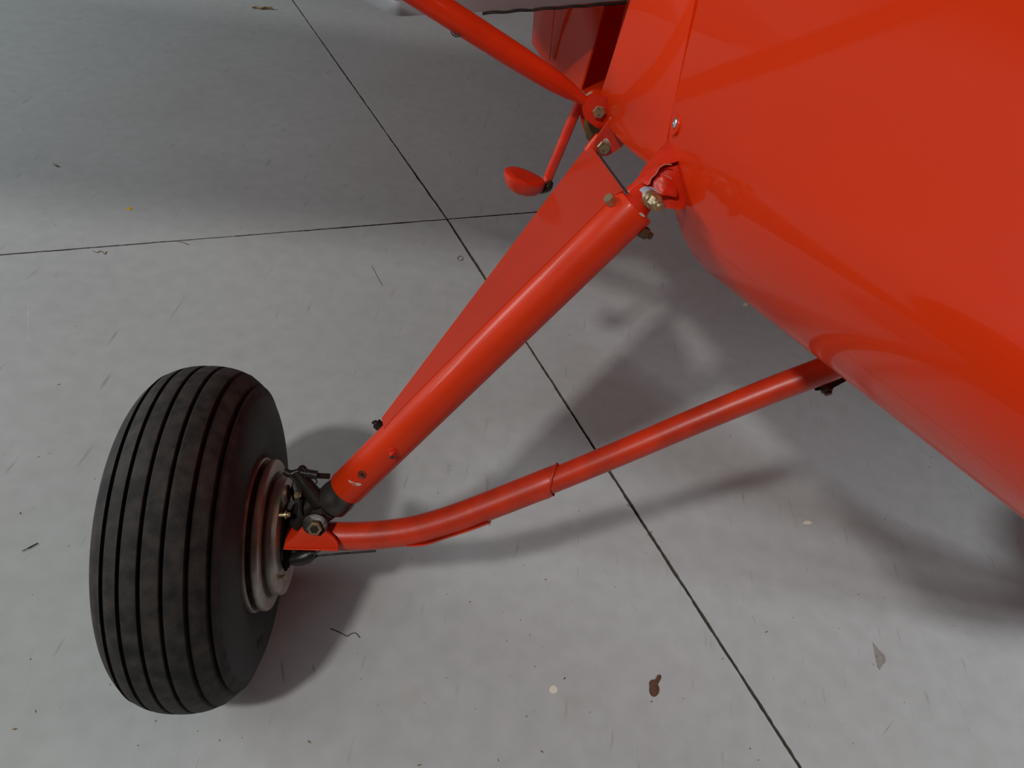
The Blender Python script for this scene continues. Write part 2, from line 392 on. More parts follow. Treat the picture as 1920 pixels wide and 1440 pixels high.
# pale fold-down door hanging open above the step
bm = bmesh.new()
q = [PR(1212, -1, .452), PR(905, 22, .462), PR(752, 32, .468), PR(738, 30, .475), PR(668, -4, .60)]
plate(bm, q + [q[-1] + Vector((.02, .35, .02)), Vector((.53, .97, .95))], Vector((0, .004, .020)), bevel=.003)
door = link('fold_down_door', bm, 'door', air, angle=30); door['label'] = 'pale grey fold-down panel edge above the strut'
bm = bmesh.new()
tube(bm, [q[0].lerp(q[1], k / 30) + Vector((0, -.001, -.002 + .0006 * math.sin(k * 5))) for k in range(31)], .0022, 8)
link('dark_edge_strip', bm, 'dark', door)  # thin dark strip along the panel's lower front edge

# --- wing (above the picture) carried by the strut
bm = bmesh.new(); rows = []
for l in (-3.9, -3.7, 0, MID, 2.2, 5.8, 6.0):
    k = .55 if l in (-3.9, 6.0) else 1
    prof = [(0, 0), (.02, .05), (.15, .10), (.40, .115), (.8, .08), (1.28, .01), (1.28, 0), (.8, -.02), (.3, -.035), (.06, -.03)]
    rows.append([bm.verts.new(Vector((l, -.35 + .48 + (x - .6) * .8 * k, 1.80 + z * k - .05 * (x - .3)))) for x, z in prof])
for A, B in zip(rows, rows[1:]):
    for i in range(len(A)): bm.faces.new((A[i], A[(i + 1) % len(A)], B[(i + 1) % len(A)], B[i]))
bm.faces.new(rows[0]); bm.faces.new(rows[-1][::-1])
link('wing', bm, 'wing', air)

# --- wing strut: streamlined tube that necks down to the fitting
sa = PR(1108, 199, .402); sb = PD(790, -8, 1.0)
sa2 = PR(1096, 189, .40); d = (sb - sa2)
pts = [sa, sa2, sa2 + d * .04, sa2 + d * .10, sa2 + d * .20, sa2 + d * .33, sa2 + d * .48, sa2 + d * .75, sa2 + d * 1.1, sa2 + d * 2.5, sa2 + d * 5.0, sa2 + d * 6.2]
rad = [(.0055, .0065), (.0065, .007), (.0085, .008), (.0125, .0105), (.0165, .013), (.0175, .0150), (.0175, .017), (.0165, .0185), (.0155, .019), (.0155, .020), (.0155, .020), (.0155, .020)]
bm = bmesh.new(); tube(bm, pts, rad, 32, flat=(0, -.5, 1))
strut = link('wing_strut', bm, 'red', air, angle=60)
strut['label'] = 'red streamlined wing strut tapering to its fitting'
bm = bmesh.new(); c = PD(857, 60, 1.02)
for k in (.0045, .0075): 
    tube(bm, [c + Vector((k * math.cos(t), 0, k * math.sin(t) * .8)) for t in [PI * 1.0 + .25 * i for i in range(11)]], .0008, 8)
link('wire_clip', bm, 'dark', strut)

# --- boarding step: bent rod with a spoon-shaped pad
r0 = PR(1089, 186, .435); r1 = PR(1027, 335, .425); r2 = PR(1014, 347, .42); 
bm = bmesh.new()
tube(bm, catmull([r0, r0.lerp(r1, .5), r1.lerp(r0, .08), r1, r2, PR(1003, 350, .41)], 6), [.0078] * 31, 20)
step = link('boarding_step', bm, 'red_rough', air, angle=60); step['label'] = 'short red step rod with spoon-shaped foot pad'
# pad: rounded bowl under a flat top, outline as an egg
pc = PR(984, 333, .405); ux = (PR(1024, 345, .405) - PR(944, 322, .405)); ux.normalize(); uy = Vector((0, 1, -.1)).normalized()
uy = (uy - ux * uy.dot(ux)).normalized(); un = ux.cross(uy)
if un.z < 0: un = -un
bm = bmesh.new(); seg = 40; rows = []
def egg(t, k):
    x = math.cos(t); y = math.sin(t) * (1 - .22 * x); return ux * (x * .034 * k) + uy * (y * .029 * k)
for k, z in ((0.0, .0035), (.6, .0038), (.92, .0035), (1.0, .0015), (1.0, -.003), (.93, -.012), (.75, -.020), (.45, -.025), (0.0, -.026)):
    if k == 0: rows.append([bm.verts.new(pc + un * z)])
    else: rows.append([bm.verts.new(pc + egg(2 * PI * i / seg, k) + un * z + ux * (.004 * min(0, z) / .026 * -1)) for i in range(seg)])
for A, B in zip(rows, rows[1:]):
    for i in range(seg):
        j = (i + 1) % seg
        if len(A) == 1: bm.faces.new((A[0], B[i], B[j]))
        elif len(B) == 1: bm.faces.new((A[i], A[j], B[0]))
        else: bm.faces.new((A[i], A[j], B[j], B[i]))
link('foot_pad', bm, 'red_rough', step, angle=50)
bm = bmesh.new(); tube(bm, catmull([PR(1034, 340, .420), PR(1024, 353, .413), PR(1006, 358, .402), PR(992, 356, .398)], 6), [.0035, .005, .006, .0068, .007, .0078, .007, .0065, .006, .0058, .0055, .005, .0048, .0045, .004, .0035, .003, .002, .001], 14)
link('chipped_edge', bm, 'dark', step)

# --- rear fitting: clevis for the strut and the rear gear leg
bm = bmesh.new()
plate(bm, rounded([PR(x, y, .425) for x, y in ((1097, 180), (1108, 171), (1124, 170), (1142, 177), (1160, 200), (1166, 262), (1140, 280), (1108, 272), (1099, 256), (1089, 225), (1086, 200))], 2), (0, .006, 0), bevel=.001)
fit = link('strut_fitting', bm, 'red', air, angle=35)
bm = bmesh.new()
plate(bm, [PR(x, y, .420) for x, y in ((1097, 218), (1112, 222), (1130, 240), (1128, 252), (1112, 250), (1106, 264), (1100, 262), (1095, 238))], (0, .004, 0))
link('bare_spacer', bm, 'olive', fit)
bm = bmesh.new()
plate(bm, rounded([PR(x, y, .392) for x, y in ((1148, 187), (1130, 181), (1108, 180), (1094, 194), (1092, 214), (1102, 228), (1126, 245), (1136, 236), (1150, 216))], 3), (0, .006, 0), bevel=.0012)
link('clevis_ear', bm, 'red_rough', fit, angle=35)
bm = bmesh.new()
plate(bm, rounded([PR(x, y, .372) for x, y in ((1156, 212), (1150, 216), (1136, 236), (1124, 252), (1114, 266), (1112, 284), (1124, 294), (1140, 293), (1158, 281), (1173, 271), (1160, 250))], 2), (0, .006, 0), bevel=.0012)
link('clevis_ear', bm, 'red_rough', fit, angle=35)
bm = bmesh.new()  # weld web that ties both ears to the fuselage side
plate(bm, [PR(x, y, r) for x, y, r in ((1148, 186, .390), (1156, 212, .372), (1173, 270, .372), (1176, 266, .40), (1164, 226, .43), (1160, 190, .43))], (.012, 0, 0), bevel=.001)
link('weld_web', bm, 'red_rough', fit, angle=35)
fwd = Vector((-.12, -1, .17)).normalized()
bolt('fitting_bolt', fit, PR(1123, 209, .392), fwd, .0096, .006, mark=True)
bolt('fitting_bolt', fit, PR(1132, 275, .372), fwd, .0103, .007, mark=True)
bm = bmesh.new(); plate(bm, rounded([PR(x, y, .3712) for x, y in ((1126, 268), (1136, 258), (1141, 262), (1145, 272), (1142, 284), (1136, 272))], 1), (0, .0008, 0), bevel=0)
link('paint_chip', bm, 'chip', fit)
bm = bmesh.new(); plate(bm, [PR(x, y, .4245) for x, y in ((1098, 179), (1106, 173), (1112, 172), (1109, 175), (1100, 180))], (0, .001, 0), bevel=0)
link('paint_chip', bm, 'chip', fit)
bm = bmesh.new(); plate(bm, [PR(x, y, .3712) for x, y in ((1143, 222), (1150, 215), (1151, 218), (1145, 225))], (0, .001, 0), bevel=0)
link('paint_chip', bm, 'chip', fit)

# --- gear leg: stout tube with a sheet-metal fairing behind it
l0 = PD(648, 917, 1.100); l1 = PD(1192, 386, .918); LA = (l1 - l0).normalized(); LR = .0268
bm = bmesh.new()
N_ = 10; pts = [l0.lerp(l1, k / N_) for k in range(N_ + 1)]
pts = [l0 - LA * .0, l0 + LA * .003] + pts[1:-1] + [l1 - LA * .003, l1]
tube(bm, pts, [LR * .95] + [LR] * (len(pts) - 2) + [LR * .97], 48)
leg = link('gear_leg', bm, 'red', air, angle=50); leg['label'] = 'stout red tube of the main gear leg'
# fairing: thin sheet from the crest of the tube to the rear leg tube
view_mid = (PD(900, 600, 1.0) - to_ac(CAM)).normalized()
rear_top = PR(1091, 286, .392); rear_bot = PD(716, 783, 1.062)
side = (rear_top - l1); side = (side - LA * side.dot(LA)).normalized()
crest = LA.cross(side).normalized()
if crest.dot(view_mid) > 0: crest = -crest
def tangent(p, q):
    """point of the tube round p from which the sheet leaves tangentially towards q"""
    dq = q - p; dq -= LA * dq.dot(LA); D = dq.length; e1 = dq.normalized(); e2 = crest - e1 * crest.dot(e1); e2.normalize()
    a = math.acos(min(1, LR / D)); return p + (e1 * math.cos(a) + e2 * math.sin(a)) * (LR + .0008)
bm = bmesh.new(); n = 24; rows = []
for i in range(n + 1):
    t = i / n; q = rear_bot.lerp(rear_top, t); ta = ((rear_bot - l0).dot(LA)) / (l1 - l0).length
    p = l0.lerp(l1, (ta + (.985 - ta) * t))
    D = (q - p); D -= LA * D.dot(LA)
    if D.length < LR + .002: q = p + D.normalized() * (LR + .002) + LA * (q - p).dot(LA)
    a = tangent(p, q); rows.append([a.lerp(q, k / 6) for k in range(7)] + [q - crest * .006 + (q - a).normalized() * .002, q - crest * .012])
pn = (rows[-1][6] - rows[-1][0]).cross(rows[-1][3] - rows[-4][3]).normalized(); eye = to_ac(CAM)
if pn.dot(crest) < 0: pn = -pn
def on_sheet(p): return eye + (p - eye) * ((rows[-1][3] - eye).dot(pn) / (p - eye).dot(pn))
e0, e1 = on_sheet(PD(1168, 357, .935)), on_sheet(PR(1113, 281, .380)); rt_ = on_sheet(PR(1104, 274, .388))
last = [e0.lerp(e1, k / 5) for k in range(6)] + [rt_, rt_ - crest * .006, rt_ - crest * .012]
rows.append(last)
front = [[bm.verts.new(p) for p in r] for r in rows]; back = [[bm.verts.new(p - crest * .0014) for p in r] for r in rows]
nr, nc = len(rows), len(rows[0])
for i in range(nr - 1):
    for k in range(nc - 1):
        bm.faces.new((front[i][k], front[i][k + 1], front[i + 1][k + 1], front[i + 1][k]))
        bm.faces.new((back[i][k], back[i + 1][k], back[i + 1][k + 1], back[i][k + 1]))
for i in range(nr - 1):
    for k in (0, nc - 1): bm.faces.new((front[i][k], front[i + 1][k], back[i + 1][k], back[i][k]))
for k in range(nc - 1):
    for i in (0, nr - 1): bm.faces.new((front[i][k], front[i][k + 1], back[i][k + 1], back[i][k]))
fair = link('gear_fairing', bm, 'dull_red', air, angle=30); fair['label'] = 'flat red sheet-metal fairing behind the gear leg'
bm = bmesh.new()  # dark flange of the fairing's upper end
a_, b_ = PR(1115, 282, .380), PD(1172, 360, .937)
plate(bm, [a_, b_, b_ - crest * .006 + LA * .001, a_ - crest * .006 + LA * .001], LA * .001, bevel=0)
link('end_flange', bm, 'collar', fair)
bm = bmesh.new()  # rear leg end tube going to the clevis
tube(bm, [PR(1104, 284, .385), PR(1116, 268, .385), PR(1126, 256, .385)], [.009, .0085, .008], 18)
link('rear_leg_end', bm, 'red', fair)
# bolts on the leg
up_n = (to_ac(CAM) - PD(1143, 374, .9)).normalized(); up_n = (up_n - LA * up_n.dot(LA)).normalized()
sd = LA.cross(up_n).normalized()
if (PD(1100, 300, .9) - l1).dot(sd) < 0: sd = -sd
def on_leg(f, ang, extra=0): 
    dirn = up_n * math.cos(ang) + sd * math.sin(ang); return l0.lerp(l1, f) + dirn * (LR + extra), dirn
p_, n_ = on_leg(.945, .98); bolt('leg_bolt', leg, PD(1145, 376, .905), (n_ * .9 + LA * .1), .0068, .0065)
p_, n_ = on_leg(.955, -1.95); bolt('leg_bolt', leg, PD(1204, 434, .925), n_ + LA * .25, .0075, .008, 'brown', tip=(.0045, .006))
p_, n_ = on_leg(.195, -.32); bolt('leg_bolt', leg, p_, n_, .0050, .0045, 'red_rough', washer=.0072, tip=(.0032, .005))
bm = bmesh.new(); lathe(bm, p_ + n_ * .0095, n_, ((0, 0), (0, .0031), (.0022, .0029), (.0026, 0)), 14); link('thread_end', bm, 'brown', leg)
p_ = PD(712, 799, 1.085); d_ = (PD(700, 790, 1.085) - PD(716, 803, 1.085)).normalized()
bolt('fairing_bolt', leg, p_, d_, .0080, .007, 'dark', tip=(.0034, .0035))
bm = bmesh.new(); tube(bm, [PD(706, 796, 1.08), PD(698, 791, 1.08)], .0024, 10); link('cotter_pin', bm, 'dark', leg)
# drilled hole and worn patch near the foot of the leg, chip at the top edge
p_, n_ = on_leg(.045, -.08)
bm = bmesh.new(); hp = PD(679, 890, 1.0); 
def leg_surface(x, y):
    v = ray(x, y); o = to_ac(CAM); vd = to_ac(CAM + v) - o; best = None; t = .7
    while t < 1.3:
        p = o + vd * t; q = p - l0; q -= LA * q.dot(LA)
        if q.length < LR: return p, q.normalized()
        t += .0003
    return o + vd, Vector((0, 0, 1))
p_, n_ = leg_surface(679, 890)
lathe(bm, p_, n_, ((-.001, 0), (-.001, .0030), (.0006, .0052), (.0003, .0060), (-.001, .0062)), 24); link('bare_hole_rim', bm, 'brown', leg)
bm = bmesh.new(); lathe(bm, p_, n_, ((-.0006, .0034), (.0007, .0030), (.0007, 0)), 20); link('hole', bm, 'dark', leg)
def leg_patch(pix, name, mk):
    bm = bmesh.new(); sp = [leg_surface(x, y) for x, y in pix]
    A = [bm.verts.new(p + n * .0005) for p, n in sp]; B = [bm.verts.new(p - n * .0008) for p, n in sp]
    bm.faces.new(A)
    for k in range(len(A)): bm.faces.new((A[k], A[(k + 1) % len(A)], B[(k + 1) % len(A)], B[k]))
    link(name, bm, mk, leg, smooth=False)
leg_patch(((653, 899), (658, 902), (666, 905), (676, 906), (678, 909), (672, 911), (662, 909), (655, 904)), 'paint_chip', 'chip')
leg_patch(((1198, 399), (1203, 399), (1209, 404), (1209, 407), (1203, 405), (1199, 402)), 'paint_chip', 'chip')

# --- front fitting: lug of the leg, welded bracket on the fuselage, through bolt with bush and nut
bax = (Vector((.30, -.93, .14))).normalized()
bm = bmesh.new()
tube(bm, [l1 - LA * .006, l1 + LA * .004, PD(1205, 362, .938), PD(1222, 348, .950)], [.0200, .0165, .0135, .012], 28)
ff = link('leg_fitting', bm, 'red_rough', air, angle=50); ff['label'] = 'welded red bracket joining gear leg to fuselage'
bm = bmesh.new()
plate(bm, rounded([PD(x, y, .926) for x, y in ((1172, 356), (1188, 350), (1200, 334), (1222, 326), (1234, 350), (1230, 386), (1214, 398), (1204, 396), (1190, 376))], 2), (0, .007, 0), bevel=.0015)
link('lug_plate', bm, 'red_rough', ff, angle=40)
def patch(name, pix, bulge, seedn, amp):
    """hand-formed sheet: outline filled with a fine grid fan, lifted and wrinkled"""
    bm = bmesh.new(); P_ = rounded([PD(x, y, dd) for x, y, dd in pix], 1); c = sum(P_, Vector()) / len(P_)
    nn = (to_ac(CAM) - c).normalized(); K = 8; rows = []
    for k in range(1, K + 1):
        f = k / K; rows.append([bm.verts.new(c.lerp(p, f) + nn * (bulge * (1 - f * f) + amp * noise.noise(c.lerp(p, f) * 110 + Vector((seedn, 0, 0))) )) for p in P_])
    cv = bm.verts.new(c + nn * bulge); n = len(P_)
    for i in range(n): bm.faces.new((cv, rows[0][i], rows[0][(i + 1) % n]))
    for A, B in zip(rows, rows[1:]):
        for i in range(n): bm.faces.new((A[i], B[i], B[(i + 1) % n], A[(i + 1) % n]))
    thicken(bm, nn * -.0035)
    return link(name, bm, 'red_rough', ff, angle=70)
patch('bracket_plate', [(x, y, .925) for x, y in ((1218, 348), (1226, 330), (1240, 312), (1264, 302))] + [(1290, 306, .93), (1290, 392, .93), (1264, 392, .925), (1248, 391, .925), (1241, 376, .925), (1230, 360, .92)], .006, 1, .0022)
patch('wrapped_strap', [(1197, 332, .935), (1202, 322, .94), (1214, 304, .945), (1232, 284, .945), (1262, 252, .945), (1292, 250, .935), (1288, 296, .92), (1262, 306, .915), (1248, 307, .912), (1236, 313, .912), (1230, 325, .912), (1221, 333, .912), (1217, 349, .915), (1205, 344, .92)], .004, 5, .0008)
patch('gusset_fold', [(1222, 346, .912), (1236, 330, .908), (1246, 329, .908), (1258, 340, .91), (1270, 350, .915), (1272, 372, .915), (1250, 366, .91), (1238, 366, .908)], .003, 9, .0015)
M['fleck'] = mat('cracked_pink_filler', (.50, .16, .11), .8)
bm = bmesh.new()
for L_ in (((1217, 347), (1221, 334), (1230, 325), (1236, 314)), ((1236, 313), (1248, 307), (1259, 310)), ((1246, 329), (1253, 333), (1259, 337))):
    tube(bm, catmull([PD(x, y, .9095) + Vector((0, 0, .0008 * ((x * 7) % 3 - 1))) for x, y in L_], 5), .0008, 6)
link('cracked_filler', bm, 'fleck', ff)
bm = bmesh.new(); tube(bm, catmull([PD(x, y, .9035) for x, y in ((1217, 351), (1223, 353), (1230, 358), (1235, 367))], 5), .0011, 8)
link('seal_edge', bm, 'bush', ff)
bp = PD(1211, 366, .912)
bm = bmesh.new(); lathe(bm, bp, bax, ((-.004, 0), (-.004, .0095), (.008, .0095), (.009, .0088), (.009, 0)), 32); link('nylon_bush', bm, 'bush', ff)
bm = bmesh.new(); lathe(bm, bp, bax, ((.009, 0), (.009, .0102), (.0125, .0102), (.0128, .0094), (.0150, .0094), (.0152, .0100), (.0185, .0100), (.019, .0085), (.019, 0)), 32); link('washer_stack', bm, 'cad', ff)
bm = bmesh.new(); lathe(bm, bp, bax, ((.019, 0), (.019, .0092), (.026, .0092), (.0275, .0080), (.0275, 0)), 6)
lathe(bm, bp, bax, ((.0275, .0072), (.031, .0070), (.032, .0056), (.032, 0)), 24); lathe(bm, bp, bax, ((.03, .0046), (.0365, .0046), (.0372, .0038), (.0372, 0)), 20)
link('castle_nut', bm, 'cad', ff, angle=25)

# --- lower gear strut: bent sleeve welded to a slimmer tube that runs under the fuselage
ax = [(606, 1004, 1.120), (660, 1005, 1.117), (720, 1002, 1.112), (780, 993, 1.106), (850, 973, 1.098), (940, 939, 1.087), (1042, 899, 1.072), (1180, 842, 1.044), (1300, 791, 1.020), (1440, 734, .993), (1560, 688, .970), (1700, 628, .94)]
pts = [PD(*a) for a in ax]
bm = bmesh.new(); P_ = catmull(pts, 6); tube(bm, P_, [.0172] * len(P_), 32)
low = link('lower_strut', bm, 'worn_red', air, angle=60); low['label'] = 'bent red lower gear strut running under the fuselage'
bm = bmesh.new(); P_ = catmull(pts[:7], 8)
rings = tube(bm, P_, [.0204] * (len(P_) - 1) + [.0198], 36, cap=False)
e_ = (pts[6] - pts[5]).normalized()
for k, v in enumerate(rings[-1]):   # scarfed weld end
    h = (v.co - P_[-1]).normalized().dot(UP.dot(LV) * Vector((1, 0, 0)) + UP.dot(RV) * Vector((0, 1, 0)) + UP.z * Vector((0, 0, 1)))
    v.co += e_ * (.016 * h - .006)
link('sleeve', bm, 'worn_red', low, angle=60)
bm = bmesh.new()
rp = []
for k in range(41):
    t = 2 * PI * k / 40; a, u, v = basis(e_); rad_ = u * math.cos(t) + v * math.sin(t)
    h = rad_.dot(Vector((UP.dot(LV), UP.dot(RV), UP.z))); rp.append(pts[6] + rad_ * .0192 + e_ * (.016 * h - .005 + .0006 * math.sin(t * 13)))
tube(bm, rp, .0022, 8); link('weld_bead', bm, 'worn_red', low, angle=80)
bm = bmesh.new()   # thin doubler plate along the underside of the bend
dn = Vector((-UP.dot(LV), -UP.dot(RV), -UP.z)); P_ = catmull([PD(765, 1022, 1.108), PD(800, 1019, 1.104), PD(840, 1006, 1.1), PD(880, 993, 1.096), PD(918, 979, 1.09)], 5)
tube(bm, P_, [(.0022, .010)] * len(P_), 10, flat=dn); link('doubler_strip', bm, 'worn_red', low)
bm = bmesh.new()   # dark mounting flange with its bolt below the upper end
plate(bm, [PD(1529, 733, .985), PD(1540, 724, .985), PD(1590, 702, .975), PD(1600, 708, .975), PD(1570, 722, .98), PD(1560, 730, .982)], (0, .012, -.001), bevel=.0008)
link('mount_flange', bm, 'dark', low, angle=30)
bolt('mount_bolt', low, PD(1548, 724, .985), (PD(1552, 742, .985) - PD(1547, 724, .985)) + Vector((0, -.012, 0)), .0082, .008, 'brown', tip=(.0048, .004))
# gusset plates at the axle end
bm = bmesh.new()
plate(bm, [PD(x, y, 1.085) for x, y in ((531, 1030), (537, 1017), (556, 1004), (580, 975), (600, 966), (614, 978), (612, 1000), (625, 1008), (634, 1020), (634, 1033))], (0, .004, 0), bevel=.0008)
g = link('axle_gusset', bm, 'red', low, angle=35)
bm = bmesh.new()
plate(bm, [PD(x, y, 1.125) for x, y in ((536, 1026), (552, 1006), (566, 985), (572, 965), (580, 962), (590, 975), (620, 985), (634, 1028))], (0, .004, 0), bevel=.0008)
link('axle_gusset', bm, 'red', low, angle=35)
bm = bmesh.new()
plate(bm, [PD(x, y, 1.082) for x, y in ((531, 1029), (634, 1031), (634, 1034), (531, 1031))], (0, .05, -.006), bevel=.0005); link('axle_gusset', bm, 'red', low, angle=35)
bm = bmesh.new(); plate(bm, rounded([PD(x, y, 1.083) for x, y in ((566, 990), (568, 972), (590, 962), (612, 972), (616, 990), (606, 1001), (590, 1004), (574, 1000))], 2), (0, .003, 0), bevel=.0006)
link('knuckle_washer', bm, 'dark', low)
bolt('axle_bolt', low, PD(591, 989, 1.080), (-.05, -.9, .55), .0105, .007, 'cad', tip=(.0062, -.0012))
bm = bmesh.new(); lathe(bm, PD(591, 989, 1.080) + Vector((-.05, -.9, .55)).normalized() * .0068, (-.05, -.9, .55), ((0, 0), (0, .0066), (.0006, .0064), (.0007, 0)), 6); link('bolt_recess', bm, 'collar', low)

# --- collar and knuckle below the leg
k0 = l0 + LA * .004; k1 = l0 - LA * .040
bm = bmesh.new(); tube(bm, [k0, k0.lerp(k1, .35), k0.lerp(k1, .4), k0.lerp(k1, .8), k1], [.0250, .0250, .0262, .0262, .020], 36)
col = link('leg_collar', bm, 'collar', air, angle=30); col['label'] = 'dark steel collar and knuckle at the foot of the gear leg'
bm = bmesh.new(); tube(bm, [k1 + LA * .006, PD(592, 972, 1.11), PD(590, 1000, 1.115)], [.0205, .0165, .015], 24); link('knuckle', bm, 'collar', col, angle=50)
bm = bmesh.new(); tube(bm, [PD(556, 884, 1.09), PD(578, 915, 1.095), PD(602, 945, 1.10)], [.010, .0115, .013], 16); link('brake_arm', bm, 'dark', col)
bm = bmesh.new(); tube(bm, [PD(560, 985, 1.12), PD(580, 950, 1.11), PD(600, 930, 1.11)], [.015, .017, .014], 16); link('knuckle_web', bm, 'dark', col)

# --- main wheel
CB = .058; WN = Vector((math.cos(CB), 0, math.sin(CB))); WC = Vector((0, 0, .2440)); TR, TW, TE = .2475, .085, 2.4; RM = .64 * TR
grooves = (-.0725, -.0511, -.0291, -.0046, .0207, .0469, .068)[1:]
def tread_r(x): return RM + (TR - RM) * max(0, 1 - abs(x / TW) ** TE) ** (1 / TE)
xs = []
for k in range(-40, 41):
    x = TW * math.sin(k / 40 * PI / 2); xs.append(x)
ev = [(x, tread_r(x)) for x in xs if all(abs(x - g) > .0042 for g in grooves)]
for g_ in grooves:
    r = tread_r(g_)
    ev += [(g_ - .0033, tread_r(g_ - .0033)), (g_ - .0024, tread_r(g_) - .0006), (g_ - .0019, r - .009), (g_ + .0019, r - .009), (g_ + .0024, tread_r(g_) - .0006), (g_ + .0033, tread_r(g_ + .0033))]
ev.sort(key=lambda q: q[0])
side_in = [(.0848, RM - .012), (.0835, .140), (.0812, .128), (.0785, .119), (.0765, .113), (.066, .108)]
prof = [(-x, r) for x, r in side_in[::-1]] + ev + side_in
wheel = bpy.data.objects.new('main_wheel', None); C.objects.link(wheel); wheel.parent = air; wheel.empty_display_size = .1
wheel['label'] = 'black ribbed aircraft wheel with dull metal rim'
bm = bmesh.new()
rings = lathe(bm, WC, WN, prof, 160)
bm.faces.ensure_lookup_table()
for f in bm.faces:
    c = f.calc_center_median() - WC; x = c.dot(WN)
    if abs(x) > .0775: f.material_index = 1
# the contact patch flattens slightly under load
for v in bm.verts:
    if v.co.z < .0004: v.co.z = .0004
link('tire', bm, 'rubber', wheel, angle=28, mats=['rubber', 'rubber_side'])
bm = bmesh.new()   # moulded sidewall marks, worn and unreadable
a, u, v = basis(WN); rim0 = []
for k in range(9):
    t = .62 + .028 * k
    for rr in ((.150, .156), (.157, .163))[k % 2:k % 2 + 1]:
        p0 = WC + WN * .0846 + (u * math.cos(t) + v * math.sin(t)) * rr[0]; p1 = WC + WN * .0852 + (u * math.cos(t + .01) + v * math.sin(t + .01)) * rr[1]
        tube(bm, (p0, p1), .0010, 6)
link('sidewall_marks', bm, 'rubber_side', wheel)
def ring_part(name, prof_, mk): bm = bmesh.new(); lathe(bm, WC, WN, prof_, 96); return link(name, bm, mk, wheel, angle=35)
ring_part('rim_lip', ((.066, .100), (.070, .1125), (.079, .1135), (.0815, .1128), (.0825, .1105), (.081, .1065), (.079, .099)), 'alu')
ring_part('rim_gap', ((.079, .101), (.082, .1025), (.088, .1030), (.090, .100), (.10, .088), (.104, .082)), 'bronze')
ring_part('wheel_half', ((.086, .098), (.0885, .1085), (.0905, .1105), (.0960, .1108), (.0985, .1095), (.1000, .1060), (.1000, .0935), (.0975, .090)), 'alu')
ring_part('brake_drum', ((.096, .080), (.1035, .0868), (.1060, .0882), (.1150, .0882), (.1178, .0868), (.1188, .0835), (.1188, .060), (.1160, .050), (.1160, 0)), 'alu')
ring_part('wheel_half', tuple((-x, r) for x, r in ((.066, .100), (.070, .1125), (.079, .1135), (.0825, .1105), (.079, .099), (.060, .09), (.055, .05), (.075, .04), (.078, .02), (.078, 0))), 'alu')
ring_part('hub', ((.108, .052), (.1205, .050), (.124, .040), (.150, .033), (.165, .026), (.175, .020), (.175, 0)), 'dark')

# --- brake: backing plate, cylinder, bleed screws, line and cable
bm = bmesh.new()
plate(bm, rounded([PD(x, y, 1.10) for x, y in ((545, 905), (556, 898), (566, 905), (572, 925), (566, 945), (552, 948), (546, 930))], 2), Vector((.004, .03, 0)), bevel=.003)
br = link('brake_cylinder', bm, 'dark', air, angle=40); br['label'] = 'greasy black brake cylinder and linkage beside the drum'
bm = bmesh.new()
plate(bm, rounded([PD(x, y, 1.115) for x, y in ((532, 985), (545, 972), (566, 960), (590, 950), (598, 985), (596, 1032), (584, 1046), (566, 1048), (556, 1056), (546, 1052), (540, 1072), (530, 1075), (527, 1040))], 2), Vector((.004, .035, 0)), bevel=.004)
link('torque_plate', bm, 'dark', br, angle=40)
bm = bmesh.new(); tube(bm, catmull([PD(534, 884, 1.09), PD(546, 889, 1.088), PD(558, 884, 1.087), PD(570, 887, 1.087), PD(588, 891, 1.09), PD(618, 893, 1.10)], 5), [.0055] * 8 + [.004] * 18, 12); link('brake_line', bm, 'dark', br)
bm = bmesh.new(); tube(bm, [PD(571, 887, 1.086), PD(595, 891, 1.088)], .0062, 14); link('line_sleeve', bm, 'dark', br)
for A_ in (((574, 893), (570, 905), (566, 920)), ((579, 894), (581, 906), (575, 922)), ((590, 895), (594, 903), (592, 907))):
    bm = bmesh.new(); tube(bm, catmull([PD(x, y, 1.09) for x, y in A_], 5), .0012, 8); link('loose_wire', bm, 'dark', br)
for A_ in (((553, 905), (560, 930), (561, 965)), ((540, 890), (556, 905), (566, 925))):
    bm = bmesh.new(); tube(bm, catmull([PD(x, y, 1.085) for x, y in A_], 5), .0018, 8); link('loose_wire', bm, 'dark', br)
bm = bmesh.new(); tube(bm, [PD(584, 1043, 1.12), PD(640, 1038, 1.118), PD(705, 1033, 1.115)], .0016, 8); link('brake_cable', bm, 'dark', br)
bm = bmesh.new(); tube(bm, [PD(545, 1050, 1.115), PD(560, 1047, 1.115), PD(576, 1042, 1.115), PD(590, 1036, 1.115)], [.008, .011, .012, .008], 12); link('cable_anchor', bm, 'dark', br)
sx_ = (PD(546, 964, 1.09) - PD(526, 965, 1.09)).normalized()
bm = bmesh.new(); lathe(bm, PD(521, 966, 1.085), sx_, ((0, 0), (0, .0030), (.011, .0030), (.011, .0062), (.0128, .0062), (.0128, .0036), (.017, .0034), (.018, .0025), (.018, 0)), 18); link('adjuster_screw', bm, 'cad', br)
bm = bmesh.new(); lathe(bm, PD(526, 1082, 1.10), sx_, ((0, 0), (0, .003), (.004, .003), (.004, .0042), (.007, .0042), (.0075, .003), (.008, 0)), 6); link('bleed_screw', bm, 'cad', br)
bm = bmesh.new(); lathe(bm, PD(553, 929, 1.085), sx_, ((0, 0), (0, .005), (.006, .005), (.007, .0032), (.009, .003), (.009, 0)), 6); link('bleed_screw', bm, 'cad', br)
bm = bmesh.new(); lathe(bm, PD(536, 925, 1.09), sx_, ((0, 0), (0, .012), (.004, .012), (.005, .010), (.005, 0)), 20); link('rusty_boot', bm, 'brown', br)

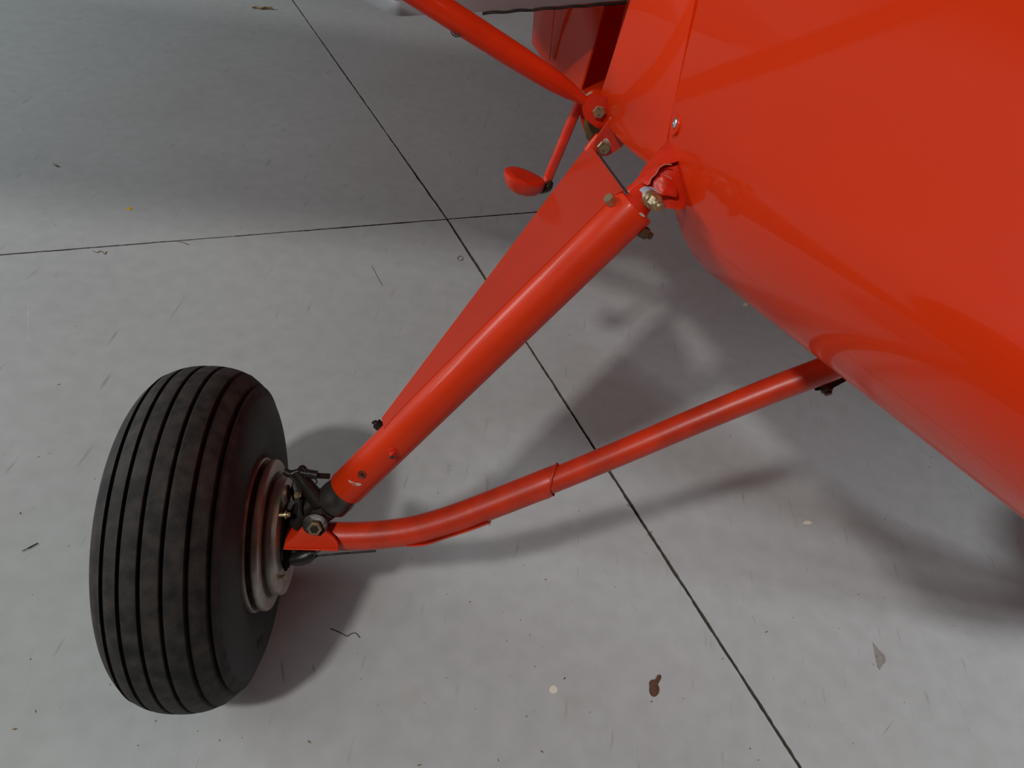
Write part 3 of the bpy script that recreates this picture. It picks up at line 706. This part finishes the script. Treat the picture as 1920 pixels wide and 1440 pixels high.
# --- the same gear on the far side of the fuselage, mirrored about its centre line
for src in (wheel, leg, fair, low, col):
    c = src.copy(); C.objects.link(c); c.parent = air
    c.matrix_local = Matrix.Translation((2 * MID, 0, 0)) @ Matrix.Diagonal((-1, 1, 1, 1)) @ src.matrix_local
    if 'label' in c: del c['label']
    for ch in src.children:
        k = ch.copy(); C.objects.link(k); k.parent = c

# ------------------------------------------------------------------ marks and bits on the floor
def flat_mark(name, pix, mk, z=.0006, parent=floor):
    bm = bmesh.new(); P_ = [FL(x, y) for x, y in pix]
    plate(bm, [p + Vector((0, 0, -.001)) for p in P_], (0, 0, z + .001), bevel=0)
    return link(name, bm, mk, parent, smooth=False)
M['rust'] = mat('rusty_brown_flake', (.13, .052, .022), .8, var=(.07, .028, .014), vscale=160, bump=.4, bscale=300)
M['scuff'] = mat('grey_scuff', (.20, .175, .16), .8, var=(.30, .28, .26), vscale=200)
M['cream'] = mat('cream_paint_drop', (.72, .66, .56), .6)
M['yellow'] = mat('yellow_paint_speck', (.65, .45, .03), .6)
M['straw'] = mat('dry_straw', (.28, .20, .09), .8, var=(.12, .08, .035), vscale=150)
M['black'] = mat('black_thread', (.025, .02, .018), .8)
flat_mark('scuff_mark', ((1636, 1204), (1646, 1216), (1658, 1228), (1661, 1240), (1654, 1248), (1649, 1257), (1645, 1250), (1641, 1232)), 'scuff', .0003)
pix = [(1037 + 8 * math.cos(t) * (1 + .1 * math.sin(3 * t)), 1293 + 7.5 * math.sin(t)) for t in [2 * PI * k / 18 for k in range(18)]]
flat_mark('paint_drop', pix, 'cream')
pix = [(1514 + 8 * math.cos(t) * (1 + .2 * math.sin(3 * t)), 980 + 3.5 * math.sin(t)) for t in [2 * PI * k / 14 for k in range(14)]]
flat_mark('paint_drop', pix, 'cream', .0003)
flat_mark('paint_drop', [(1398 + 5 * math.cos(t), 571 + 3 * math.sin(t)) for t in [2 * PI * k / 12 for k in range(12)]], 'cream', .0003)
flat_mark('paint_speck', [(242 + 5 * math.cos(t), 391 + 3 * math.sin(t)) for t in [2 * PI * k / 10 for k in range(10)]], 'yellow')
flat_mark('scuff_mark', ((1022, 1290), (1027, 1287), (1026, 1293)), 'scuff', .0003) if False else None
def strand(name, pix, rad, mk, label, cat, lift=.0):
    bm = bmesh.new(); P_ = [FL(x, y) for x, y in pix]; r = rad if isinstance(rad, (int, float)) else max(rad)
    org = P_[0].copy(); org.z = 0
    Q = catmull([p - org + Vector((0, 0, r + lift * math.sin(PI * k / (len(P_) - 1)))) for k, p in enumerate(P_)], 6)
    rr = rad if isinstance(rad, (int, float)) else [rad[min(len(rad) - 1, int(k / len(Q) * len(rad)))] for k in range(len(Q))]
    tube(bm, Q, rr, 8)
    o = link(name, bm, mk); o.location = org
    return tag(o, label, cat)
strand('black_thread', ((620, 1179), (633, 1184), (645, 1190), (652, 1193), (660, 1188), (668, 1188), (675, 1196)), .0007, 'black', 'curly black thread on the floor right of the tyre', 'thread')
strand('twig', ((473, 17), (480, 16), (490, 18), (500, 17), (511, 18)), [.0035, .004, .0045, .005, .006], 'straw', 'short twig on the floor near the long joint, furthest back', 'twig')
strand('metal_splinter', ((42, 1034), (56, 1027), (71, 1019)), [.0006, .0012, .0010], 'black', 'thin dark splinter on the floor left of the tyre', 'splinter')
strand('straw_bit', ((174, 471), (182, 474), (190, 471), (196, 477), (200, 472)), .0009, 'straw', 'tangled brown straw bit just below the cross joint', 'straw')
strand('straw_bit', ((330, 453), (342, 455), (352, 459)), [.0006, .0009, .0014], 'straw', 'straight brown straw bit lying along the cross joint', 'straw')
strand('hair', ((697, 499), (702, 508), (707, 518), (712, 527), (717, 536)), .0005, 'black', 'fine dark hair on the floor left of the gear fairing', 'hair')
strand('wire_bit', ((857, 485), (863, 480), (868, 485), (863, 489), (857, 485)), .0006, 'black', 'tiny diamond-shaped wire loop beside the long joint', 'wire')
strand('dead_insect', ((100, 308), (104, 311), (108, 313)), [.0016, .0026, .0018], 'straw', 'small brown husk on the shaded floor at far left', 'husk')
# curled rust flake: two lobes, slightly domed
bm = bmesh.new(); out = [(1218, 1288), (1217, 1279), (1222, 1274), (1230, 1274), (1231, 1269), (1235, 1264), (1240, 1266), (1240, 1272), (1236, 1279), (1233, 1284), (1237, 1291), (1236, 1300), (1229, 1307), (1222, 1306), (1217, 1298)]
P_ = [FL(*p) for p in out]; org = sum(P_, Vector()) / len(P_)
ring = rounded([p - org for p in P_], 1)
A = [bm.verts.new(p) for p in ring]; B = [bm.verts.new(p * .9 + Vector((0, 0, .0016))) for p in ring]; D_ = [bm.verts.new(p * .55 + Vector((0, 0, .0012 + .001 * noise.noise(p * 200)))) for p in ring]
for k in range(len(A)):
    j = (k + 1) % len(A); bm.faces.new((A[k], A[j], B[j], B[k])); bm.faces.new((B[k], B[j], D_[j], D_[k]))
bm.faces.new(D_); bm.faces.new(A[::-1])
o = link('rust_flake', bm, 'rust'); o.location = org
tag(o, 'curled rusty brown flake on the floor beside the long joint', 'flake')
# fine grit: nobody could count it
bm = bmesh.new()
for k in range(300):
    x, y = random.uniform(-40, 1960), random.uniform(0, 1440); p = FL(x, y); s = random.uniform(.0004, .0012) * random.choice((1, 1, 1.6))
    if (p - AC(0, 0, 0)).length < .12: continue
    ang = random.uniform(0, PI); el = random.uniform(1, 3.0); d1 = Vector((math.cos(ang), math.sin(ang), 0)) * s * el; d2 = Vector((-math.sin(ang), math.cos(ang), 0)) * s
    A = [bm.verts.new(p + a) for a in (d1, d2, -d1, -d2)]; T = bm.verts.new(p + Vector((0, 0, s * .8)))
    for i in range(4): bm.faces.new((A[i], A[(i + 1) % 4], T))
o = link('floor_grit', bm, 'straw', smooth=False); o['kind'] = 'stuff'
tag(o, 'fine dark grit scattered over the grey concrete floor', 'grit')
